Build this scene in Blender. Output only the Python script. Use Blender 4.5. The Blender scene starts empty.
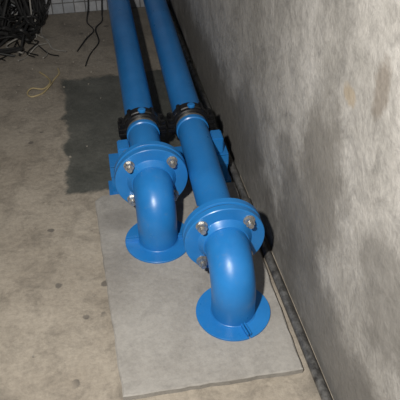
import bpy, bmesh, math, random
from mathutils import Vector, Matrix
random.seed(7)
D = bpy.data
col = bpy.context.scene.collection

# ------------------------------------------------------------------ materials
def new_mat(name):
    m = D.materials.new(name); m.use_nodes = True
    nt = m.node_tree; b = nt.nodes["Principled BSDF"]
    return m, nt, b
def N(nt, t, **kw):
    n = nt.nodes.new(t)
    for k, v in kw.items():
        setattr(n, k, v)
    return n
def noise(nt, vec, scale, detail=6, rough=0.6, dist=0.0):
    n = N(nt, "ShaderNodeTexNoise"); n.inputs["Scale"].default_value = scale
    n.inputs["Detail"].default_value = detail; n.inputs["Roughness"].default_value = rough
    n.inputs["Distortion"].default_value = dist
    nt.links.new(vec, n.inputs["Vector"]); return n.outputs["Fac"]
def ramp(nt, fac, stops):
    r = N(nt, "ShaderNodeValToRGB"); e = r.color_ramp.elements
    while len(e) < len(stops): e.new(0.5)
    for i, (p, c) in enumerate(stops):
        e[i].position = p
        e[i].color = (c, c, c, 1) if isinstance(c, (int, float)) else (*c, 1)
    nt.links.new(fac, r.inputs[0]); return r.outputs[0]
def mix(nt, fac, a, b, mode='MIX'):
    m = N(nt, "ShaderNodeMix", data_type='RGBA', blend_type=mode)
    def put(i, v):
        if hasattr(v, "links"): nt.links.new(v, m.inputs[i])
        elif isinstance(v, (int, float)): m.inputs[i].default_value = v if i == 0 else (v, v, v, 1)
        else: m.inputs[i].default_value = (*v, 1)
    put(0, fac); put(6, a); put(7, b); return m.outputs[2]
def math_(nt, op, a, b=None, clamp=False):
    m = N(nt, "ShaderNodeMath", operation=op, use_clamp=clamp)
    for i, v in enumerate((a, b)):
        if v is None: continue
        if hasattr(v, "links"): nt.links.new(v, m.inputs[i])
        else: m.inputs[i].default_value = v
    return m.outputs[0]
def bump(nt, b, h, s, d=0.01):
    n = N(nt, "ShaderNodeBump"); n.inputs["Strength"].default_value = s; n.inputs["Distance"].default_value = d
    nt.links.new(h, n.inputs["Height"]); nt.links.new(n.outputs[0], b.inputs["Normal"])
def objco(nt):
    return N(nt, "ShaderNodeTexCoord").outputs["Object"]
def box_mask(nt, co, cx, cy, hx, hy, soft, wob=0.05, nscale=6, ax=(0, 1)):
    s = N(nt, "ShaderNodeSeparateXYZ"); nt.links.new(co, s.inputs[0])
    w = math_(nt, 'MULTIPLY', math_(nt, 'SUBTRACT', noise(nt, co, nscale, 5, .65), 0.5), wob * 2)
    dx = math_(nt, 'SUBTRACT', math_(nt, 'ABSOLUTE', math_(nt, 'SUBTRACT', s.outputs[ax[0]], cx)), hx)
    dy = math_(nt, 'SUBTRACT', math_(nt, 'ABSOLUTE', math_(nt, 'SUBTRACT', s.outputs[ax[1]], cy)), hy)
    d = math_(nt, 'ADD', math_(nt, 'MAXIMUM', dx, dy), w)
    return math_(nt, 'SUBTRACT', 1.0, math_(nt, 'DIVIDE', math_(nt, 'ADD', d, soft / 2), soft, ), True)
def blob_mask(nt, co, c, r, wob=0.5, nscale=8):
    v = N(nt, "ShaderNodeVectorMath", operation='SUBTRACT'); nt.links.new(co, v.inputs[0]); v.inputs[1].default_value = c
    v2 = N(nt, "ShaderNodeVectorMath", operation='DIVIDE'); nt.links.new(v.outputs[0], v2.inputs[0]); v2.inputs[1].default_value = r
    l = N(nt, "ShaderNodeVectorMath", operation='LENGTH'); nt.links.new(v2.outputs[0], l.inputs[0])
    w = math_(nt, 'MULTIPLY', math_(nt, 'SUBTRACT', noise(nt, co, nscale, 6, .7), 0.5), wob * 2)
    d = math_(nt, 'ADD', l.outputs["Value"], w)
    return math_(nt, 'MULTIPLY', math_(nt, 'SUBTRACT', 1.25, d), 2.0, True)

def floor_material():
    m, nt, b = new_mat("floor_concrete")
    co = objco(nt)
    base = ramp(nt, noise(nt, co, 2.2, 8, .65), [(0.3, (.285, .245, .195)), (0.55, (.375, .33, .27)), (0.75, (.445, .395, .33))])
    fine = ramp(nt, noise(nt, co, 60, 6, .75), [(0.3, .74), (0.6, 1.04)])
    c = mix(nt, 1.0, base, fine, 'MULTIPLY')
    med = ramp(nt, noise(nt, co, 9, 8, .72, .6), [(0.36, .70), (0.52, 1.0)])
    c = mix(nt, 1.0, c, med, 'MULTIPLY')
    vo = N(nt, "ShaderNodeTexVoronoi"); vo.inputs["Scale"].default_value = 9
    nt.links.new(co, vo.inputs["Vector"])
    sp = ramp(nt, math_(nt, 'ADD', vo.outputs["Distance"], math_(nt, 'MULTIPLY', noise(nt, co, 25, 3), .25)), [(0.225, 1.0), (0.25, 0.0)])
    sel = ramp(nt, noise(nt, co, 3.5, 2), [(.42, 0.0), (.48, 1.0)])
    spm = math_(nt, 'MULTIPLY', math_(nt, 'MULTIPLY', sp, sel), .75)
    c = mix(nt, spm, c, (.10, .09, .08))
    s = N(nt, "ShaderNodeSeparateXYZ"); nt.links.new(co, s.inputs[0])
    far_falloff = N(nt, "ShaderNodeMapRange"); nt.links.new(s.outputs[1], far_falloff.inputs[0])  # light falloff painted into the floor colour: darker towards the back wall
    far_falloff.inputs[1].default_value = 2.0; far_falloff.inputs[2].default_value = 3.3; far_falloff.inputs[3].default_value = 0; far_falloff.inputs[4].default_value = .55
    c = mix(nt, math_(nt, 'MULTIPLY', far_falloff.outputs[0], ramp(nt, noise(nt, co, 5, 6, .7), [(.3, .4), (.6, 1.0)])), c, (.12, .11, .095))
    pm = box_mask(nt, co, .16, 2.26, .350, .42, .02, .065, 6)
    patch = mix(nt, 1.0, ramp(nt, noise(nt, co, 6, 6, .65), [(.32, (.060, .065, .058)), (.7, (.135, .137, .122))]), fine, 'MULTIPLY')
    c = mix(nt, math_(nt, 'MULTIPLY', pm, .95), c, patch)
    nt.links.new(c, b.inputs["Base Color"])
    nt.links.new(math_(nt, 'SUBTRACT', .88, math_(nt, 'MULTIPLY', pm, .3)), b.inputs["Roughness"])
    bump(nt, b, math_(nt, 'ADD', noise(nt, co, 40, 8, .7), math_(nt, 'MULTIPLY', noise(nt, co, 6, 5), 2.0)), .5, .008)
    return m
def pad_material():
    m, nt, b = new_mat("pad_cement")
    co = objco(nt)
    base = ramp(nt, noise(nt, co, 4, 6, .6, .5), [(0.3, (.27, .252, .228)), (0.5, (.335, .317, .290)), (0.75, (.385, .366, .338))])
    fine = ramp(nt, noise(nt, co, 80, 6, .7), [(0.3, .84), (0.6, 1.03)])
    c = mix(nt, 1.0, base, fine, 'MULTIPLY')
    sm = ramp(nt, noise(nt, co, 10, 7, .7, .8), [(0.3, .82), (0.5, 1.0)])
    c = mix(nt, 1.0, c, sm, 'MULTIPLY')
    st = blob_mask(nt, co, (-.02, 1.64, .02), (.07, .05, .1), .4, 14)
    c = mix(nt, math_(nt, 'MULTIPLY', st, .35), c, (.14, .13, .12))
    nt.links.new(c, b.inputs["Base Color"]); b.inputs["Roughness"].default_value = .75
    bump(nt, b, math_(nt, 'ADD', noise(nt, co, 70, 6, .7), math_(nt, 'MULTIPLY', noise(nt, co, 9, 5), 2.5)), .3, .006)
    return m
def wall_material():
    m, nt, b = new_mat("wall_plaster")
    co = objco(nt)
    base = ramp(nt, noise(nt, co, 3.2, 9, .62, .8), [(0.32, (.245, .232, .21)), (0.48, (.37, .352, .325)), (0.68, (.48, .46, .43))])
    mot = ramp(nt, noise(nt, co, 11, 8, .75, 1.4), [(0.33, .66), (0.55, 1.03)])
    c = mix(nt, 1.0, base, mot, 'MULTIPLY')
    fine = ramp(nt, noise(nt, co, 90, 5, .7), [(0.3, .84), (0.6, 1.03)])
    c = mix(nt, 1.0, c, fine, 'MULTIPLY')
    for cc, rr, colr, k, ns in [((.5, 1.13, .52), (.3, .14, .18), (.15, .138, .12), .72, 7),
                                ((.5, 1.24, .28), (.3, .16, .14), (.12, .112, .10), .78, 8),
                                ((.5, 1.38, .42), (.3, .07, .07), (.16, .15, .135), .6, 12),
                                ((.5, .93, .88), (.3, .028, .06), (.14, .11, .08), .6, 20),
                                ((.5, 1.05, .80), (.3, .03, .022), (.33, .25, .15), .55, 22),
                                ((.5, 1.75, .28), (.3, .16, .12), (.16, .15, .135), .65, 10),
                                ((.5, .76, .50), (.3, .13, .14), (.15, .14, .125), .65, 8),
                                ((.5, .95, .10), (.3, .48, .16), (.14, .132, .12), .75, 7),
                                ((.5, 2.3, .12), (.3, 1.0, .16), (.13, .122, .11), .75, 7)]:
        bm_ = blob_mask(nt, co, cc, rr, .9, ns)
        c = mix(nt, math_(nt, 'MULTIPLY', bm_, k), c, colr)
    nt.links.new(c, b.inputs["Base Color"]); b.inputs["Roughness"].default_value = .8
    bump(nt, b, math_(nt, 'ADD', noise(nt, co, 45, 7, .7), math_(nt, 'MULTIPLY', noise(nt, co, 5, 5), 3.0)), .5, .008)
    return m
def tile_material():
    m, nt, b = new_mat("wall_tiles")
    tc = N(nt, "ShaderNodeTexCoord")
    s = N(nt, "ShaderNodeSeparateXYZ"); nt.links.new(tc.outputs["Object"], s.inputs[0])
    cb = N(nt, "ShaderNodeCombineXYZ"); nt.links.new(s.outputs[0], cb.inputs[0]); nt.links.new(s.outputs[2], cb.inputs[1])
    br = N(nt, "ShaderNodeTexBrick", offset=0.0, squash=1.0)
    nt.links.new(cb.outputs[0], br.inputs["Vector"])
    br.inputs["Color1"].default_value = (.50, .51, .53, 1); br.inputs["Color2"].default_value = (.40, .42, .45, 1)
    br.inputs["Mortar"].default_value = (.16, .16, .16, 1); br.inputs["Scale"].default_value = 1
    br.inputs["Brick Width"].default_value = .06; br.inputs["Row Height"].default_value = .06
    br.inputs["Mortar Size"].default_value = .003
    dirt = ramp(nt, noise(nt, tc.outputs["Object"], 6, 5), [(.35, .55), (.65, 1.0)])
    c = mix(nt, 1.0, br.outputs["Color"], dirt, 'MULTIPLY')
    nt.links.new(c, b.inputs["Base Color"]); b.inputs["Roughness"].default_value = .4
    bump(nt, b, math_(nt, 'SUBTRACT', 1.0, br.outputs["Fac"]), .4, .002)
    return m
def paint_blue():
    m, nt, b = new_mat("blue_enamel_paint")
    co = objco(nt)
    c = ramp(nt, noise(nt, co, 7, 5), [(.3, (.013, .155, .44)), (.7, (.022, .21, .56))])
    dust = ramp(nt, noise(nt, co, 40, 8, .8), [(.56, 0.0), (.74, .35)])
    c = mix(nt, dust, c, (.16, .25, .34))
    nt.links.new(c, b.inputs["Base Color"])
    nt.links.new(ramp(nt, noise(nt, co, 25, 5), [(.3, .27), (.7, .42)]), b.inputs["Roughness"])
    bump(nt, b, noise(nt, co, 35, 3), .15, .002)
    return m
def simple(name, c1, c2, rough, metal=0, sc=20, bs=.1):
    m, nt, b = new_mat(name); co = objco(nt)
    nt.links.new(ramp(nt, noise(nt, co, sc, 5, .7), [(.35, c1), (.65, c2)]), b.inputs["Base Color"])
    b.inputs["Roughness"].default_value = rough; b.inputs["Metallic"].default_value = metal
    bump(nt, b, noise(nt, co, sc * 2, 4), bs, .002); return m
M_floor, M_pad, M_wall, M_tile, M_blue = floor_material(), pad_material(), wall_material(), tile_material(), paint_blue()
M_black = simple("black_cast_iron", (.004, .004, .005), (.012, .012, .013), .38)
M_steel = simple("zinc_steel", (.34, .33, .31), (.58, .57, .54), .36, .8, 60)
M_rust = simple("weathered_steel", (.06, .058, .056), (.24, .235, .225), .4, .5, 40)
M_gasket = simple("gasket_rubber", (.02, .02, .02), (.06, .05, .05), .7)
M_cable = simple("black_cable_rubber", (.006, .006, .006), (.02, .02, .02), .5)
M_yellow = simple("ochre_wire", (.34, .27, .14), (.48, .39, .22), .5)
M_white = simple("pale_wire", (.25, .24, .22), (.4, .38, .34), .5)
M_rubble = simple("rubble_stone", (.22, .20, .17), (.36, .33, .28), .85, 0, 30, .4)

# ------------------------------------------------------------------ mesh helpers
def obj(name, bm, mats, smooth=True, parent=None, angle=35):
    me = D.meshes.new(name); bm.normal_update(); bm.to_mesh(me); bm.free()
    for m in mats: me.materials.append(m)
    if smooth:
        for p in me.polygons: p.use_smooth = True
        try: me.set_sharp_from_angle(angle=math.radians(angle))
        except Exception: pass
    o = D.objects.new(name, me); col.objects.link(o)
    if parent: o.parent = parent
    return o
def sweep(bm, pts, radii, seg=40, mat=0, cap=True):
    pts = [Vector(p) for p in pts]; n = len(pts)
    if not hasattr(radii, "__len__"): radii = [radii] * n
    rings = []; up = None
    for i in range(n):
        t = (pts[min(i + 1, n - 1)] - pts[max(i - 1, 0)])
        k = 1
        while t.length < 1e-6 and k < n:
            k += 1; t = pts[min(i + k, n - 1)] - pts[max(i - k, 0)]
        t.normalize()
        if up is None:
            up = Vector((0, 0, 1)) if abs(t.z) < .9 else Vector((1, 0, 0))
        s = t.cross(up); s.normalize(); up2 = s.cross(t); up = up2
        rings.append([bm.verts.new(pts[i] + (s * math.cos(a) + up2 * math.sin(a)) * radii[i])
                      for a in [2 * math.pi * j / seg for j in range(seg)]])
    for i in range(n - 1):
        for j in range(seg):
            f = bm.faces.new((rings[i][j], rings[i][(j + 1) % seg], rings[i + 1][(j + 1) % seg], rings[i + 1][j])); f.material_index = mat
    if cap:
        f = bm.faces.new(list(reversed(rings[0]))); f.material_index = mat
        f = bm.faces.new(rings[-1]); f.material_index = mat
    bmesh.ops.recalc_face_normals(bm, faces=bm.faces)
def lathe_y(bm, x, z, prof, seg=48, mat=0):
    rings = []
    for y, r in prof:
        rings.append([bm.verts.new((x + r * math.cos(a), y, z + r * math.sin(a))) for a in [2 * math.pi * j / seg for j in range(seg)]])
    for i in range(len(prof) - 1):
        for j in range(seg):
            f = bm.faces.new((rings[i][j], rings[i][(j + 1) % seg], rings[i + 1][(j + 1) % seg], rings[i + 1][j])); f.material_index = mat
    f = bm.faces.new(rings[0]); f.material_index = mat
    f = bm.faces.new(rings[-1]); f.material_index = mat
    bmesh.ops.recalc_face_normals(bm, faces=bm.faces)
def box(bm, c, s, mat=0, rot=None, bev=0):
    b2 = bmesh.new(); bmesh.ops.create_cube(b2, size=1)
    bmesh.ops.scale(b2, vec=s, verts=b2.verts)
    if bev: bmesh.ops.bevel(b2, geom=b2.edges[:], offset=bev, segments=2, affect='EDGES')
    if rot: bmesh.ops.rotate(b2, cent=(0, 0, 0), matrix=rot, verts=b2.verts)
    bmesh.ops.translate(b2, vec=c, verts=b2.verts)
    for f in b2.faces: f.material_index = mat
    t = D.meshes.new("t"); b2.to_mesh(t); b2.free(); bm.from_mesh(t); D.meshes.remove(t)
def prism_y(bm, x, z, y0, y1, r, n, mat=0, ph=0):
    a = [bm.verts.new((x + r * math.cos(ph + 2 * math.pi * j / n), y0, z + r * math.sin(ph + 2 * math.pi * j / n))) for j in range(n)]
    b = [bm.verts.new((v.co.x, y1, v.co.z)) for v in a]
    fs = [bm.faces.new(a), bm.faces.new(list(reversed(b)))]
    for j in range(n): fs.append(bm.faces.new((a[j], b[j], b[(j + 1) % n], a[(j + 1) % n])))
    for f in fs: f.material_index = mat
    bmesh.ops.recalc_face_normals(bm, faces=fs)

# ------------------------------------------------------------------ room
PT = 0.02
ZC = PT + 0.166
YB = 3.42
bm = bmesh.new(); box(bm, (-.7, 1.3, -.05), (4.0, 5.4, .1)); FL = obj("floor", bm, [M_floor], False)
def wx(y): return .5165 - .0330 * y
bm = bmesh.new()
v = []
for (x, y) in [(wx(-1.4), -1.4), (wx(YB + .1), YB + .1), (wx(YB + .1) + .15, YB + .1), (wx(-1.4) + .15, -1.4)]:
    v.append((bm.verts.new((x, y, 0)), bm.verts.new((x, y, 2.6))))
for i in range(4):
    a, b_ = v[i], v[(i + 1) % 4]; bm.faces.new((a[0], b_[0], b_[1], a[1]))
bm.faces.new([q[0] for q in v]); bm.faces.new([q[1] for q in v])
bmesh.ops.recalc_face_normals(bm, faces=bm.faces)
obj("wall_right", bm, [M_wall], False)
bm = bmesh.new(); box(bm, ((wx(YB) - 2.7) / 2, YB + .06, 1.3), (wx(YB) + 2.7, .12, 2.6)); obj("wall_back", bm, [M_tile], False)

# concrete pad
bm = bmesh.new()
out = [(-.052, .955), (.432, .955), (.428, 1.20), (.420, 1.775), (-.06, 1.785), (-.086, 1.76), (-.082, 1.66), (-.068, 1.3)]
pts = []
for i in range(len(out)):
    a, b_ = Vector(out[i]), Vector(out[(i + 1) % len(out)])
    n = max(1, int((b_ - a).length / .025))
    for k in range(n):
        p = a.lerp(b_, k / n)
        if k: p += Vector((random.uniform(-.0018, .0018), random.uniform(-.0018, .0018)))
        pts.append(p)
lo = [bm.verts.new((p.x * 1.0, p.y, 0)) for p in pts]
mid = [bm.verts.new((p.x, p.y, PT - .003)) for p in pts]
cen = Vector((.19, 1.35))
hi = []
for p in pts:
    q = random.uniform(.002, .0045)
    hi.append(bm.verts.new(((p.x + (q if p.x < cen.x else -q)), p.y + (q if p.y < cen.y else -q), PT)))
n = len(pts)
for A, B in ((lo, mid), (mid, hi)):
    for i in range(n): bm.faces.new((A[i], A[(i + 1) % n], B[(i + 1) % n], B[i]))
bm.faces.new(hi); bm.faces.new(list(reversed(lo)))
bmesh.ops.recalc_face_normals(bm, faces=bm.faces)
obj("concrete_pad", bm, [M_pad], False)

# ------------------------------------------------------------------ pipelines
RP, RE, RF = .0545, .0635, .119
def pipeline(name, x, yE, yF, yC, ph):
    root = D.objects.new(name, None); col.objects.link(root)
    R = min(.098, yF - yE - .045); bm = bmesh.new(); pts = [(x, yF - .02, ZC)]
    for i in range(0, 25):
        a = math.pi / 2 * i / 24
        pts.append((x, yE + R - R * math.sin(a), ZC - R + R * math.cos(a)))
    pts.append((x, yE, PT + .0055))
    sweep(bm, pts, RE, 48)
    obj("elbow", bm, [M_blue], parent=root)
    bm = bmesh.new()
    for half in (0, 1):
        a0 = ph + half * math.pi + .02; a1 = a0 + math.pi - .04
        S = 40; r0, r1, zt = RE - .004, .1085, PT + .006
        rows = []
        for j in range(S + 1):
            a = a0 + (a1 - a0) * j / S; c, s = math.cos(a), math.sin(a)
            rows.append([bm.verts.new((x + r0 * c, yE + r0 * s, PT)), bm.verts.new((x + r1 * c, yE + r1 * s, PT)),
                         bm.verts.new((x + r1 * c, yE + r1 * s, zt - .001)), bm.verts.new((x + (r1 - .001) * c, yE + (r1 - .001) * s, zt)),
                         bm.verts.new((x + r0 * c, yE + r0 * s, zt))])
        for j in range(S):
            for k in range(5): bm.faces.new((rows[j][k], rows[j + 1][k], rows[j + 1][(k + 1) % 5], rows[j][(k + 1) % 5]))
        bm.faces.new(rows[0]); bm.faces.new(rows[-1])
        a = ph + half * math.pi
        for off in (-.0045, .0045):
            ox, oy = -math.sin(a) * off, math.cos(a) * off
            box(bm, (x + .082 * math.cos(a) + ox, yE + .082 * math.sin(a) + oy, PT + .010), (.046, .005, .016), 0, Matrix.Rotation(a, 3, 'Z'), .0012)
    bmesh.ops.recalc_face_normals(bm, faces=bm.faces)
    obj("floor_plate", bm, [M_blue], False, parent=root)
    bm = bmesh.new(); sweep(bm, [(x, yE, PT + .005), (x, yE, PT + .0085), (x, yE, PT + .0105)], [RE + .0035, RE + .002, RE - .001], 40)
    obj("base_weld", bm, [M_blue], parent=root)
    for nm, s in (("front_flange", -1), ("rear_flange", 1)):
        bm = bmesh.new()
        f = lambda d: yF + s * d
        lathe_y(bm, x, ZC, [(f(.002), RF - .03), (f(.004), RF - .002), (f(.0055), RF), (f(.0235), RF), (f(.0255), RF - .002),
                            (f(.0258), .080), (f(.029), .077), (f(.040), .070), (f(.044), .067), (f(.045), .05)], 64)
        obj(nm, bm, [M_blue], parent=root)
    bm = bmesh.new(); lathe_y(bm, x, ZC, [(yF - .003, .095), (yF - .0028, RF - .006), (yF + .0028, RF - .006), (yF + .003, .095)], 48)
    obj("gasket", bm, [M_gasket], parent=root)
    bm = bmesh.new()
    for k in range(4):
        a = math.pi / 4 + k * math.pi / 2
        bx, bz = x + .097 * math.cos(a), ZC + .097 * math.sin(a)
        prism_y(bm, bx, bz, yF - .056, yF + .052, .0078, 14, 0)
        prism_y(bm, bx, bz, yF - .0285, yF - .0255, .0175, 20, 0)
        prism_y(bm, bx, bz, yF - .0435, yF - .0285, .0145, 6, 0, random.random())
        prism_y(bm, bx, bz, yF + .0255, yF + .0285, .0175, 20, 0)
        prism_y(bm, bx, bz, yF + .0285, yF + .0415, .0145, 6, 0, random.random())
    obj("flange_bolts", bm, [M_steel], parent=root, angle=25)
    bm = bmesh.new(); sweep(bm, [(x, yF + .03, ZC), (x, yC - .006, ZC)], RP, 48)
    lathe_y(bm, x, ZC, [(yC - .062, RP - .001), (yC - .058, RP + .004), (yC - .042, RP + .004), (yC - .038, RP - .001)], 48)
    obj("short_spool", bm, [M_blue], parent=root)
    bm = bmesh.new(); sweep(bm, [(x, yC + .006, ZC), (x, YB - .012, ZC)], RP, 48)
    obj("long_pipe", bm, [M_blue], parent=root)
    bm = bmesh.new(); lathe_y(bm, x, ZC, [(YB - .014, RP - .002), (YB - .013, .082), (YB - .001, .084), (YB - .0005, RP)], 48)
    obj("wall_escutcheon", bm, [M_blue], parent=root)
    bm = bmesh.new(); lathe_y(bm, x, ZC, [(yC - .040, RP - .002), (yC - .0395, RP + .002), (yC - .024, RP + .002), (yC - .0235, RP - .002)], 48)
    obj("steel_band", bm, [M_steel], parent=root)
    bm = bmesh.new()
    lathe_y(bm, x, ZC, [(yC - .028, RP), (yC - .028, RP + .010), (yC - .025, RP + .013), (yC - .011, RP + .013), (yC - .009, RP + .0165), (yC + .009, RP + .0165),
                        (yC + .011, RP + .013), (yC + .025, RP + .013), (yC + .028, RP + .010), (yC + .028, RP)], 56)
    for s in (-1, 1):
        for dz in (-1, 1):
            # ear, swelling boss into the ring, bolts with square heads
            box(bm, (x + s * .0700, yC, ZC + dz * .0095), (.031, .066, .0155), 0, None, .003)
            box(bm, (x + s * .0600, yC, ZC + dz * .022), (.018, .040, .026), 0, None, .004)
            for dy in (-.0215, .0215):
                box(bm, (x + s * .0725, yC + dy, ZC + dz * .024), (.018, .018, .015), 0, Matrix.Rotation(.4, 3, 'Z'), .003)
    for t in (.95, 2.19):
        box(bm, (x + .070 * math.cos(t), yC, ZC + .070 * math.sin(t)), (.012, .054, .016), 0, Matrix.Rotation(-t, 3, 'Y'), .003)
    obj("clamp_coupling", bm, [M_black], parent=root)
    bm = bmesh.new()
    sweep(bm, [(x + .004, yC - .002, ZC + RP + .012), (x + .004, yC - .002, ZC + RP + .0195), (x + .004, yC - .002, ZC + RP + .0225)], [.014, .014, .010], 20)
    obj("blue_plug", bm, [M_blue], parent=root)
    return root
XL, XR = .1105, .2880
pipeline("blue_water_pipe", XL, 1.520, 1.655, 1.945, math.radians(176))
pipeline("blue_water_pipe", XR, 1.181, 1.335, 1.945, math.radians(-76))

# support frame under the pipes (blue channel)
bm = bmesh.new()
yS = 1.838; zb = ZC - RP; x0, x1 = -.020, .402; xm = (x0 + x1) / 2
box(bm, (xm, yS, zb - .004), (x1 - x0, .078, .006), 0, None, .001)
for s in (-1, 1):
    box(bm, (xm, yS + s * .036, zb - .026), (x1 - x0, .006, .045), 0, None, .001)
for xx in (x0 + .012, x1 - .012):
    box(bm, (xx, yS, (zb - .006) / 2), (.022, .066, zb - .008), 0, None, .002)
    box(bm, (xx, yS, .004), (.05, .084, .008), 0, None, .001)
for xx in (XL - RP - .022, XR + RP + .022):
    box(bm, (xx, yS, zb + .030), (.040, .060, .064), 0, None, .004)
obj("pipe_support_bracket", bm, [M_blue], False)

# conduit along wall foot
bm = bmesh.new()
def cx(y): return wx(y) - .0225
ys = sorted(set(min(-.6 + i * .2, YB - .02) for i in range(22)))
sweep(bm, [(cx(y) + random.uniform(-.0008, .0008), y, .0132) for y in ys], .013, 20)
for y in (.35, 1.62, 2.7):
    sweep(bm, [(cx(y), y, .0150), (cx(y), y + .05, .0150)], .0148, 20)
obj("steel_conduit", bm, [M_rust])

# ------------------------------------------------------------------ cables
def catmull(P, n=10):
    P = [Vector(p) for p in P]; P = [P[0]] + P + [P[-1]]; out = []
    for i in range(1, len(P) - 2):
        for k in range(n):
            t = k / n; a, b_, c, d = P[i - 1:i + 3]
            out.append(.5 * ((2 * b_) + (-a + c) * t + (2 * a - 5 * b_ + 4 * c - d) * t * t + (-a + 3 * b_ - 3 * c + d) * t ** 3))
    out.append(P[-2]); return out
def wire(bm, P, r, mat=0):
    Q = catmull(P)
    for q in Q: q.z = max(q.z, r + .0005); q.y = min(q.y, YB - r - .002)
    sweep(bm, Q, r, 8, mat)
bm = bmesh.new()
for k in range(58):
    x0 = random.uniform(-.95, -.23); r = random.choice([.004, .006, .008, .011])
    P = [(x0, YB - .03, random.uniform(.5, .9))]
    P.append((x0 + random.uniform(-.05, .05), YB - .05 - random.random() * .05, random.uniform(.2, .4)))
    x, y = x0, YB - .12
    for s in range(random.randint(3, 6)):
        x += random.uniform(-.16, .15); y += random.uniform(-.16, .09)
        x = min(max(x, -1.0), -.25 - (YB - y) * .3); y = min(max(y, 2.95), YB - .05)
        P.append((x, y, random.uniform(.006, .12)))
    P[-1] = (P[-1][0], P[-1][1], r)
    wire(bm, P, r, 0 if k % 9 else 1)
for k in range(8):
    x, y = random.uniform(-.6, -.25), 3.3
    P = [(x, y, .08)]
    for s in range(5):
        x += random.uniform(-.06, .09); y -= random.uniform(.05, .12)
        x = min(x, -.17); y = max(y, 2.86); P.append((x, y + random.random() * .03, .004 if s % 2 else .02))
    wire(bm, P, .0032, 0 if k % 3 else 1)
obj("electrical_cable_tangle", bm, [M_cable, M_white])
bm = bmesh.new()
wire(bm, [(-.215, 2.79, .003), (-.21, 2.74, .004), (-.235, 2.68, .003), (-.25, 2.62, .012), (-.285, 2.57, .004), (-.33, 2.55, .003),
          (-.35, 2.58, .006), (-.33, 2.61, .012), (-.28, 2.61, .004), (-.25, 2.65, .01), (-.262, 2.71, .004), (-.30, 2.77, .003)], .0036, 0)
obj("loose_yellow_wire", bm, [M_yellow])
bm = bmesh.new()
wire(bm, [(.035, YB - .01, .55), (.04, YB - .03, .2), (.025, YB - .06, .02), (.02, 3.28, .003), (-.02, 3.15, .02), (-.01, 3.03, .003), (-.06, 2.9, .003), (-.085, 2.79, .003)], .0035)
wire(bm, [(-.03, YB - .01, .5), (-.04, YB - .04, .1), (-.06, 3.28, .003), (-.03, 3.17, .003), (-.07, 3.05, .02), (-.12, 2.95, .003)], .0032)
obj("loose_black_wire", bm, [M_cable])
bm = bmesh.new()
spots = [(random.uniform(-.5, .03), random.uniform(2.45, 3.3)) for k in range(36)] + [(random.uniform(-.4, -.1), random.uniform(1.0, 2.3)) for k in range(12)]
for x, y in spots:
    s = random.uniform(.004, .009)
    box(bm, (x, y, s * .35), (s, s * random.uniform(.6, 1.4), s * .7), 0, Matrix.Rotation(random.random() * 3, 3, 'Z'), s * .15)
obj("rubble", bm, [M_rubble], False, parent=FL)

# ------------------------------------------------------------------ light
def area(name, loc, target, size, power, colr):
    l = D.lights.new(name, 'AREA'); l.shape = 'DISK'; l.size = size; l.energy = power; l.color = colr
    o = D.objects.new(name, l); col.objects.link(o); o.location = loc
    o.rotation_euler = (Vector(target) - Vector(loc)).to_track_quat('-Z', 'Y').to_euler(); return o
area("work_lamp", (-.25, .28, 1.55), (.12, 1.2, 0), .07, 39, (1, .97, .92))
w = D.worlds.new("World"); bpy.context.scene.world = w; w.use_nodes = True
w.node_tree.nodes["Background"].inputs[0].default_value = (.9, .9, 1, 1)
w.node_tree.nodes["Background"].inputs[1].default_value = .06

# ------------------------------------------------------------------ camera
cam = D.cameras.new("camera"); cam.sensor_width = 36; cam.lens = 637.34 / 400 * 36
co_ = D.objects.new("camera", cam); col.objects.link(co_)
p, y_, r_ = .7010, .1633, -.0130
F = Vector((math.sin(y_) * math.cos(p), math.cos(y_) * math.cos(p), -math.sin(p)))
Rt = Vector((math.cos(y_), -math.sin(y_), 0)); U = Rt.cross(F)
R2 = Rt * math.cos(r_) + U * math.sin(r_); U2 = -Rt * math.sin(r_) + U * math.cos(r_)
M = Matrix((R2, U2, -F)).transposed().to_4x4(); M.translation = (0, 0, 1.45 + PT)
co_.matrix_world = M
bpy.context.scene.camera = co_
bpy.context.scene.view_settings.view_transform = 'Standard'
